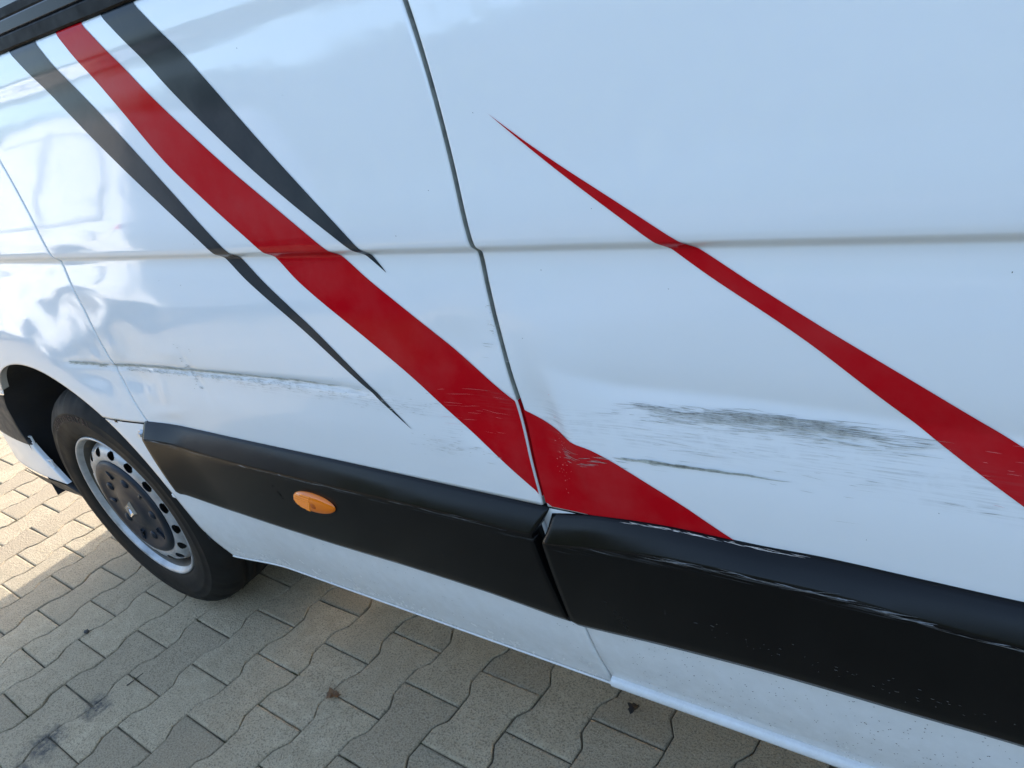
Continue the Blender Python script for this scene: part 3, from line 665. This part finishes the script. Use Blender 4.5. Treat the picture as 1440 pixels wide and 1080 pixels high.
# ---- window over the ledge, seals, upper frame
def strip_profile(name, prof, x0, x1, mt, parent, n=40):
    xs = np.linspace(x0, x1, n); P_ = np.array(prof)
    X = np.repeat(xs[None, :], len(P_), 0); Z = np.repeat(P_[:, :1], n, 1); Y = np.repeat(P_[:, 1:2], n, 1)
    return grid(name, X, Y, Z, M[mt], parent, attrs={'scuff': X*0, 'dirt': X*0}, smooth=False)
win = vpart(strip_profile('side_window', [(1.428, 0.0850), (1.95, 0.1580)], -1.98, -.80, 'glass', van))
w1 = strip_profile('window_seal', [(1.3635, 0.0550), (1.3660, 0.0415), (1.3690, 0.0385), (1.3870, 0.0415), (1.3895, 0.0440), (1.3905, 0.0590)], -2.02, -.76, 'rubber_seal', win)
w2 = strip_profile('window_seal', [(1.3895, 0.0590), (1.3925, 0.0570), (1.3965, 0.0555), (1.4130, 0.0580), (1.4150, 0.0595), (1.4160, 0.0730)], -2.02, -.76, 'gloss_black', win)
w3 = strip_profile('window_seal', [(1.4155, 0.0730), (1.4180, 0.0705), (1.4210, 0.0695), (1.4330, 0.0715), (1.4350, 0.0730), (1.4360, 0.0860)], -2.02, -.76, 'rubber_seal', win)
def quad_panel(name, pts, th, mt, parent):            # (x, y, z) outline, thickened inwards
    bm = bmesh.new(); a = [bm.verts.new(p) for p in pts]; b_ = [bm.verts.new((p[0], p[1]+th, p[2])) for p in pts]
    bm.faces.new(a); bm.faces.new(b_[::-1]); n = len(pts)
    for i in range(n): bm.faces.new((a[i], b_[i], b_[(i+1) % n], a[(i+1) % n]))
    return vpart(from_bm(name, bm, M[mt], parent))
bm = bmesh.new(); bm_box(bm, -1.655, -1.590, -.004, .012, .418, .428, .002); from_bm('sill_step', bm, M['paint'], sillL)
yy = lambda z: .060+(z-1.368)*.145
quad_panel('door_pillar', [(-.78, yy(1.36), 1.36), (-.605, yy(1.36), 1.36), (-.69, yy(2.05), 2.05), (-.84, yy(2.05), 2.05)], .05, 'paint', van)
quad_panel('roof_rail', [(-1.45, yy(1.93), 1.93), (-.68, yy(1.93), 1.93), (-.68, yy(2.22), 2.22), (-1.25, yy(2.22), 2.22)], .05, 'paint', van)
quad_panel('windscreen_pillar', [(-2.02, yy(1.36), 1.36), (-1.90, yy(1.36), 1.36), (-1.33, yy(2.05), 2.05), (-1.45, yy(2.05), 2.05)], .05, 'paint', van)

# ---- shell that closes the van (roof, far side, nose, tail); it throws the shadow
WCX, WCZ = -1.953, .3080
RWX = 1.72
def arc(cx, cz, r, a0, a1, n=18): return [(cx+r*math.cos(a0+(a1-a0)*i/n), cz+r*math.sin(a0+(a1-a0)*i/n)) for i in range(n+1)]
poly = [(-2.66, .26)]+[(-2.06+.475*math.cos(a), .25+.505*math.sin(a)) for a in np.linspace(math.pi, 0, 24)]+arc(RWX, WCZ, .44, math.pi, 0)+[(2.62, .30), (2.70, .6), (2.68, 1.9), (2.58, 2.24), (2.4, 2.30), (-1.0, 2.30), (-1.30, 2.22), (-2.02, 1.40), (-2.10, 1.20), (-2.60, 1.05), (-2.76, .80), (-2.78, .45)]
def y_in(x, z): return .060+.35*max(0, -2.15-x)**2+max(0, z-1.2)*.145+.02*(z < .5)
def y_out(x, z): return 1.96-.35*max(0, -2.15-x)**2-max(0, z-1.2)*.13
shell = vpart(prism('body_shell', poly, y_in, y_out, M['paint'], van))
under = bmesh.new(); bm_box(under, -1.50, 1.25, .38, 1.90, .110, .298); vpart(from_bm('underbody', under, M['underbody'], van))  # underbody box hung low to block light from the far side
# ---- wheel arch liner: dark felted vault with ragged lip
def liner(cx, cz, ea, eb):
    n = 60; a = np.linspace(math.radians(6), math.radians(184), n); ys = np.concatenate([[.004, .010], np.linspace(.022, .55, 16)])
    A_, Yv = np.meshgrid(a, ys); k = 1+.010*np.sin(A_*9+Yv*20)+.006*np.sin(A_*23)
    k = np.where(Yv < .03, 1.0, k)
    X = cx+ea*k*np.cos(A_); Z = cz+eb*k*np.sin(A_)
    o = vpart(grid('wheel_arch_liner', X, Yv+.30*np.clip(-2.42-X, 0, None), Z, M['liner_felt'], van))
    V = [(cx, .55, cz)]+[(cx+ea*1.02*math.cos(t), .55, cz+eb*1.02*math.sin(t)) for t in np.linspace(0, 2*math.pi, 40)]
    vchild(mk('liner_back', V, [(0, i, i+1) for i in range(1, 40)], M['underbody'], o, smooth=False))
liner(-2.06, .25, .467, .497); liner(RWX, WCZ, .43, .43)
# ---- wheels
WROT = (math.radians(3.0), 0, math.radians(-.7))      # slightly leaning and steered
def wheel(name, loc, parent, letters=True):
    w = empty(name, loc); w.parent = parent; w.matrix_parent_inverse = Matrix.Translation(-VL)
    w.rotation_euler = WROT; RM = w.rotation_euler.to_matrix()
    prof = [(.215, .026), (.219, .018), (.226, .010), (.238, .0035), (.255, .0008), (.272, .000), (.276, -.0012), (.280, .000), (.296, .0025), (.298, .0018), (.300, .0030), (.313, .0090), (.325, .0185), (.334, .0290), (.340, .0400), (.3435, .0520), (.3440, .0560)]
    gro = [.078, .112, .146]
    y = .0560
    for g in gro: prof += [(.3455, g-.007), (.3375, g-.0055), (.3375, g+.0035), (.3460, g+.005)]
    prof += [(.3440, .168), (.3400, .184), (.325, .205), (.30, .221), (.27, .225), (.215, .200)]
    SEG = 168
    def rf(j, k, r):                                   # shoulder blocks
        if 11 <= j <= 15 and k % 6 in (0,): return r-.0045
        return r
    t = lathe('tyre', prof, M['tyre_rubber'], w, seg=SEG, rfun=rf)
    for v in t.data.vertices:                          # flattened where it stands on the ground
        q = RM @ v.co; lim = -loc[2]+.0006
        if q.z < lim:
            v.co.y += (-.004 if v.co.y < .1 else .004)*min(1, (lim-q.z)/.006); v.co.z += lim-q.z
    lathe('rim', [(.2150, .0265), (.2215, .0175), (.2225, .0115), (.2200, .0085), (.2165, .0095), (.2130, .0145), (.2100, .0200), (.2080, .0230)], M['steel_rim'], w, seg=120)
    lathe('rim_barrel', [(.2080, .0230), (.2050, .0300), (.2025, .0420), (.2010, .060), (.1985, .075), (.1900, .090), (.1850, .120), (.1850, .190), (.0, .192)], M['rim_barrel'], w, seg=96)
    # pressed disc with vent holes
    nh = 16; ns = nh*22; rad = np.concatenate([np.linspace(.2000, .146, 34), np.linspace(.142, .08, 6)])
    dp = pchip([.08, .13, .142, .150, .158, .168, .178, .188, .195, .2000], [.030, .026, .0190, .0145, .0130, .0150, .0205, .0330, .0500, .0680], rad)
    V = []; F = []
    for k in range(ns):
        a = 2*math.pi*k/ns; ph = ((k/ns*nh) % 1)-.5
        for r, d in zip(rad, dp): V.append((r*math.sin(a), d, r*math.cos(a)))
    n = len(rad)
    for k in range(ns):
        for j in range(n-1):
            rm = (rad[j]+rad[j+1])/2; ph = (((k+.5)/ns*nh) % 1)-.5; u = ph*2*math.pi/nh*rm
            if (u/.0150)**2+((rm-.1715)/.0105)**2 < 1: continue
            k2 = (k+1) % ns; F.append((k*n+j, k*n+j+1, k2*n+j+1, k2*n+j))
    mk('wheel_disc', V, F, M['steel_rim'], w, zo=0)
    # plastic centre cap with bolt domes and the maker's diamond
    lathe('hub_cap', [(.1465, .0240), (.1470, .0170), (.1450, .0110), (.1400, .0070), (.1310, .0055), (.1230, .0065), (.1150, .0100), (.0900, .0125), (.0700, .0115), (.0580, .0080), (.0500, .0050), (.0300, .0040), (.0, .0035)], M['hub_plastic'], w, seg=80)
    for k in range(5):
        a = 2*math.pi*k/5+.35; bm = bmesh.new(); bmesh.ops.create_uvsphere(bm, u_segments=14, v_segments=8, radius=1)
        for v in bm.verts: v.co = (.090*math.sin(a)+v.co.x*.0135, .0125+v.co.y*.0075, .090*math.cos(a)+v.co.z*.0135)
        from_bm('bolt_cover', bm, M['hub_plastic'], w, smooth=True, zo=0)
        a2 = a+math.pi/5; bm = bmesh.new(); r_ = bmesh.ops.create_cube(bm, size=1.0)
        for v in r_['verts']:
            u, q = v.co.x*.010, v.co.z*.030+.105; v.co = (q*math.sin(a2)+u*math.cos(a2), .0100+v.co.y*.0050, q*math.cos(a2)-u*math.sin(a2))
        bmesh.ops.bevel(bm, geom=list(bm.edges), offset=.0015, segments=2, affect='EDGES')
        from_bm('cap_rib', bm, M['hub_plastic'], w, smooth=True, zo=0)
    # open diamond emblem
    bm = bmesh.new(); s0, s1, s2 = (.0225, .0350), (.0175, .0275), (.0105, .0165)
    def ring(s, y): return [bm.verts.new((sx*s[0], y, sz*s[1])) for sx, sz in ((0, 1), (1, 0), (0, -1), (-1, 0))]
    rot = math.radians(28)
    r0, r1, r2, r3 = ring(s0, .0045), ring(s1, -.0030), ring(s2, -.0015), ring((.009, .0142), .0042)
    for A_, B_ in ((r0, r1), (r1, r2), (r2, r3)):
        for i in range(4): bm.faces.new((A_[i], A_[(i+1) % 4], B_[(i+1) % 4], B_[i]))
    bmesh.ops.rotate(bm, verts=bm.verts, cent=(0, 0, 0), matrix=Matrix.Rotation(rot, 3, 'Y'))
    from_bm('emblem', bm, M['chrome'], w, zo=0)
    if letters:
        cu = bpy.data.curves.new('tyre_lettering', 'FONT'); cu.body = 'CONTINENTAL'; cu.size = .030; cu.extrude = .0006; cu.space_character = 1.25
        ob = bpy.data.objects.new('tyre_lettering', cu); scene.collection.objects.link(ob)
        dg = bpy.context.evaluated_depsgraph_get(); me = bpy.data.meshes.new_from_object(ob.evaluated_get(dg))
        bpy.data.objects.remove(ob); me.materials.clear(); me.materials.append(M['tyre_lettering'])
        for v in me.vertices:
            u, q, h = v.co.x, v.co.y, v.co.z; r = .2850+q*.9-.010; a = -.62+u/.285
            v.co = (r*math.sin(a), float(np.interp(r, [.272, .28, .296, .313], [.0, .0, .0025, .009]))-.0008-h*.6, r*math.cos(a))
        link(bpy.data.objects.new('tyre_lettering', me), w)
    return w
fw = wheel('wheel', (WCX, .004, WCZ+ZO), van)
def copy_tree(o, parent):
    c = o.copy(); link(c, parent)
    for ch in list(o.children): copy_tree(ch, c)
    return c
rw = copy_tree(fw, van); rw.location.x = RWX; rw.location.y = .03
for x in (WCX, RWX):
    c = copy_tree(fw, van); c.location = (x, 1.985, WCZ+ZO); c.rotation_euler = (WROT[0], 0, math.pi)
# ---- bumper ahead of the wheel: white skin, black band, white apron, black lip; the edge towards the wheel is returned
edge_x = smooth_x([(-2.440, 1.05), (-2.440, .70), (-2.459, .62), (-2.50, .53), (-2.512, .46), (-2.482, .398), (-2.42, .335), (-2.385, .298), (-2.33, .25), (-2.30, .215)], .02)
def bumper(name, z0, z1, mt, out=0., nx=30):
    zs = np.linspace(z0, z1, 14); xe = edge_x(zs); X, Y, Z = [], [], []
    for z, e in zip(zs, xe):
        xs = np.concatenate([[e+.0]*3, np.linspace(e-.003, -2.80, nx)]); dy = np.concatenate([[.014, .006, .0015], np.zeros(nx)])
        fr = np.clip(-2.15-xs, 0, None); y = .030+.24*np.clip(-2.45-xs, 0, None)**2+dy-out+max(0, .29-z)*.35
        X.append(xs); Y.append(y); Z.append(np.full(len(xs), z))
    X, Y, Z = map(np.array, (X, Y, Z))
    return vpart(grid(name, X, Y, Z, M[mt], van, flip=True, attrs={'scuff': X*0, 'dirt': X*0+.2}))
bumper('bumper_skin', .585, 1.02, 'paint'); bumper('bumper_band', .412, .583, 'dark_plastic', .004); bp = bumper('bumper_apron', .290, .410, 'paint'); bumper('bumper_lip', .240, .288, 'dark_plastic', .004)
for zq in (.425, .352):                               # clip tabs on the edge
    e = float(edge_x(zq)); bm = bmesh.new(); s = .013; t = .004
    for (a, b_, c_, d) in ((-s, s, s-t, s), (-s, s, -s, -s+t), (-s, -s+t, -s+t, s-t), (s-t, s, -s+t, s-t)): bm_box(bm, e+.007+a, e+.007+b_, .034, .039, zq+c_, zq+d)
    from_bm('clip_tab', bm, M['paint'], bp)
# ---- bolts in the sill ahead of the moulding
def bolt(x, z, r):
    y = float(surf(x, z)); bm = bmesh.new()
    for rad, yy0, hh, sg in ((r, -.0015, .003, 24), (r*.62, -.005, .006, 6)):
        c = bmesh.ops.create_cone(bm, cap_ends=True, segments=sg, radius1=rad, radius2=rad*.93, depth=hh, matrix=Matrix.Translation((x, y+yy0, z)) @ Matrix.Rotation(math.pi/2, 4, 'X'))
    from_bm('bolt', bm, M['zinc'], sillL)
bolt(BOLTS[0][0], BOLTS[0][1], .0105); bolt(BOLTS[1][0], BOLTS[1][1], .0085)
bm = bmesh.new(); x, z = BOLTS[2]; y = float(surf(x, z)); bm_box(bm, x-.006, x+.006, y-.0012, y+.001, z-.0035, z+.0035, .001); from_bm('rubber_plug', bm, M['gloss_black'], sillL)

# ------------------------------------------------------------------ white car parked opposite (seen mirrored in the paint)
def parked_car():
    L0 = Vector((-7.1, -2.75, 0)); car = empty('parked_car', L0)
    tag(car, 'white parked car opposite, seen only as a mirror image in the van paint', 'car')
    inv = Matrix.Translation(-L0)
    def cp(o): o.parent = car; o.matrix_parent_inverse = inv; return o
    # body side outline, loft over y with rounded shoulders
    X0, X1 = -9.3, -4.95
    low = [(X1-.02, .30), (X1, .55), (X1-.02, .85), (X1-.06, 1.02)]
    wr = .37
    outline = [(X1-.02, .28)]+[(X1, .55), (X1-.01, .85), (X1-.05, 1.06), (X1-.16, 1.30), (X1-.32, 1.56), (X1-.5, 1.64), (X1-1.4, 1.69), (X1-2.2, 1.66), (X1-2.75, 1.42), (X1-3.15, 1.12), (X1-3.9, 1.0), (X1-4.25, .82), (X0, .55), (X0+.05, .28)]
    arcs = arc(X0+.85, .34, wr, math.pi, 0, 14)+arc(X1-.85, .34, wr, math.pi, 0, 14)
    outline = outline+[(x, max(z, .26)) for x, z in arcs]
    up = lambda z: z if z < 1.04 else 1.04+(z-1.04)*1.32
    outline = [(x, up(z)) for x, z in outline]
    bm = bmesh.new(); loops = []
    for ins, y in ((.045, -1.86), (.012, -1.885), (0, -1.95), (0, -3.55), (.012, -3.615), (.045, -3.64)):
        vs = []
        for x, z in outline:
            tum = max(0, z-.95)*.32
            cx_, cz_ = -7.12, .8
            yv = y-tum if y > -2.7 else y+tum
            bulge = .05*math.sin(min(1, z/1.0)*math.pi)
            yv = yv+bulge*(1 if y > -2.7 else -1)
            vs.append(bm.verts.new((x+(cx_-x)*ins*.25, yv, z+(cz_-z)*ins)))
        loops.append(vs)
    n = len(outline)
    for A_, B_ in zip(loops, loops[1:]):
        for i in range(n): bm.faces.new((A_[i], A_[(i+1) % n], B_[(i+1) % n], B_[i]))
    bm.faces.new(loops[0]); bm.faces.new(loops[-1][::-1])
    body = cp(from_bm('body', bm, M['car_paint'], None, smooth=False, zo=0))
    ys = lambda z: -1.848-max(0, z-.95)*.32+.05*math.sin(min(1, z/1.0)*math.pi)
    def pane(name, pts, off=.006, mt='glass'):
        b2 = bmesh.new(); a = [b2.verts.new((x, ys(z)+off, z)) for x, z in pts]; c2 = [b2.verts.new((x, ys(z)-.01, z)) for x, z in pts]
        b2.faces.new(a); m_ = len(pts)
        for i in range(m_): b2.faces.new((a[i], a[(i+1) % m_], c2[(i+1) % m_], c2[i]))
        return cp(from_bm(name, b2, M[mt], None, zo=0))
    def blind(pts):
        pts = [(x, up(z)) for x, z in pts]
        cx_ = sum(p[0] for p in pts)/len(pts); cz_ = sum(p[1] for p in pts)/len(pts)
        big = [(cx_+(x-cx_)*1.02+(.020 if x > cx_ else -.020), cz_+(z-cz_)*1.02+(.022 if z > cz_ else -.022)) for x, z in pts]
        pane('panel_groove', big, .004, 'panel_groove'); pane('window_blank', pts, .010, 'car_paint')
    blind([(X1-.42, 1.10), (X1-.36, 1.22), (X1-.52, 1.46), (X1-.70, 1.52), (X1-1.20, 1.55), (X1-1.20, 1.07)])
    blind([(X1-1.32, 1.07), (X1-1.32, 1.55), (X1-2.06, 1.53), (X1-2.06, 1.05)])
    pane('window', [(X1-2.18, 1.05), (X1-2.18, 1.53), (X1-2.62, 1.36), (X1-2.95, 1.10), (X1-2.92, 1.05)])
    fl = pane('fuel_flap', [(X1-.62, .80), (X1-.62, .93), (X1-.58, .96), (X1-.45, .96), (X1-.42, .93), (X1-.42, .80), (X1-.45, .77), (X1-.58, .77)], .004, 'car_paint')
    pane('tail_lamp', [(X1-.05, .96), (X1-.06, 1.03), (X1-.11, 1.03), (X1-.11, .96)], .008, 'paint_red')
    for xx in (X1-1.23, X1-2.15):
        pane('door_seam', [(xx-.005, .35), (xx-.005, 1.03), (xx+.005, 1.03), (xx+.005, .35)], .003, 'gloss_black')
    pane('sill_trim', [(X1-3.0, .27), (X1-3.0, .36), (X1-1.3, .36), (X1-1.3, .27)], .01, 'dark_plastic')
    for xx in (X0+.85, X1-.85):
        for yy2, fl_ in ((-1.86, 1), (-3.63, -1)):
            w = empty('wheel', (xx, yy2, .325)); cp(w)
            t = lathe('tyre', [(.2, 0.02), (.22, 0), (.29, 0), (.318, .03), (.325, .06), (.325, .16), (.31, .19), (.2, .19)], M['tyre_rubber'], w, seg=48)
            r = lathe('rim', [(.215, .01), (.20, .02), (.19, .05), (.10, .03), (0, .02)], M['steel_rim'], w, seg=40)
            w.rotation_euler = (0, 0, math.pi if fl_ > 0 else 0)
parked_car()

# ------------------------------------------------------------------ greenery added out of view across the yard: blocks low skylight, darkens paint reflections
def added_hedge():
    plain('added_hedge_leaf', (.045, .070, .022), .6, var=.5, vs=3); plain('added_hedge_core', (.020, .026, .012), .9)
    r = np.random.default_rng(5); L0 = Vector((-6, -8.6, 0)); h = empty('added_hedge', L0)
    tag(h, 'clipped dark green foliage added out of view to darken horizon light and reflections on the van', 'added_hedge')
    bm = bmesh.new(); bm_box(bm, -34, 14, -9.2, -8.0, -.03, 3.3); o = from_bm('branches', bm, M['added_hedge_core'], h, zo=0); o.matrix_parent_inverse = Matrix.Translation(-L0)
    n = 26000; x = r.uniform(-34.2, 14.2, n); top = r.random(n) < .3
    z = np.where(top, 3.3+r.normal(.05, .10, n), r.uniform(0, 3.4, n)); y = np.where(top, r.uniform(-9.3, -7.9, n), -7.95+.12*np.sin(x*1.3)+r.normal(0, .10, n)); z = z+.12*np.sin(x*.9+1)*(z > 2.9)
    a = r.uniform(0, 2*math.pi, n); s = r.uniform(.05, .12, n); u = np.stack([np.cos(a), r.normal(0, .5, n), np.sin(a)], 1); v = np.stack([-np.sin(a), r.normal(0, .5, n), np.cos(a)], 1)
    P_ = np.stack([x, y, z], 1); V = np.stack([P_-u*s[:, None], P_+v*s[:, None]*.5, P_+u*s[:, None], P_-v*s[:, None]*.5], 1).reshape(-1, 3)
    me = bpy.data.meshes.new('foliage'); me.from_pydata(V.tolist(), [], np.arange(4*n).reshape(-1, 4).tolist()); me.materials.append(M['added_hedge_leaf'])
    f = link(bpy.data.objects.new('foliage', me), h); f.matrix_parent_inverse = Matrix.Translation(-L0); f['kind'] = 'stuff'
added_hedge()
# ------------------------------------------------------------------ litter on the paving
def leaf(name, c, size, rot, mt, label, curl=.25, n=9):
    V, F = [], []; r = random.Random(name)
    for i in range(n):
        t = i/(n-1); w = math.sin(math.pi*t**.8)*.36*(1+.22*math.sin(t*19)+r.uniform(-.1, .1))
        for s in (-1, -.45, 0, .45, 1):
            x = (t-.5)*size; y = s*w*size; z = size*(curl*(s*s)*w*1.4+.10*math.sin(t*5)+.05*r.uniform(-1, 1))+.004
            V.append((x*math.cos(rot)-y*math.sin(rot), x*math.sin(rot)+y*math.cos(rot), max(.0008, z)))
    F = gridfaces(n, 5)
    o = mk(name, V, F, M[mt], smooth=False, zo=0); o.location = (c[0], c[1], .0008)
    md = o.modifiers.new('thickness', 'SOLIDIFY'); md.thickness = .0005
    return tag(o, label, 'leaf')
leaf('dry_leaf', LEAF_BROWN, .034, .8, 'dry_leaf', 'small crumpled brown leaf lying in a paver joint', .5)
leaf('dark_leaf', LEAF_DARK, .030, 1.4, 'dark_leaf', 'small dark leaf lying on a paver near the sill', .5)
def twig(c):
    V, F = [], []; n = 7
    for i in range(n):
        t = i/(n-1); r = .0016*(1-.5*t); x = (t-.5)*.006+.0012*math.sin(t*5); y = (t-.5)*.044; z = .0035+.002*t
        for k in range(6):
            a = k*math.pi/3; V.append((x+r*math.cos(a), y, z+r*math.sin(a)))
    for i in range(n-1):
        for k in range(6): F.append((i*6+k, i*6+(k+1) % 6, i*6+6+(k+1) % 6, i*6+6+k))
    F += [tuple(range(5, -1, -1)), tuple(range((n-1)*6, n*6))]
    o = mk('twig', V, F, M['twig'], zo=0); o.location = (c[0], c[1], 0); o.rotation_euler = (0, 0, -.05)
    tag(o, 'thin dark twig lying on the pavers behind the wheel', 'twig')
twig(STICK)
def pebble(c):
    bm = bmesh.new(); bmesh.ops.create_icosphere(bm, subdivisions=2, radius=.0075)
    for v in bm.verts: v.co = Vector((v.co.x*1.1, v.co.y*.9, v.co.z*.7))*(1+.16*math.sin(v.co.x*700+v.co.y*500)); v.co.z += .0055
    o = from_bm('pebble', bm, M['pebble'], None, smooth=True, zo=0); o.location = (c[0], c[1], 0)
    tag(o, 'single dark pebble lying on the pavers below the wheel', 'pebble')
pebble(STONE)
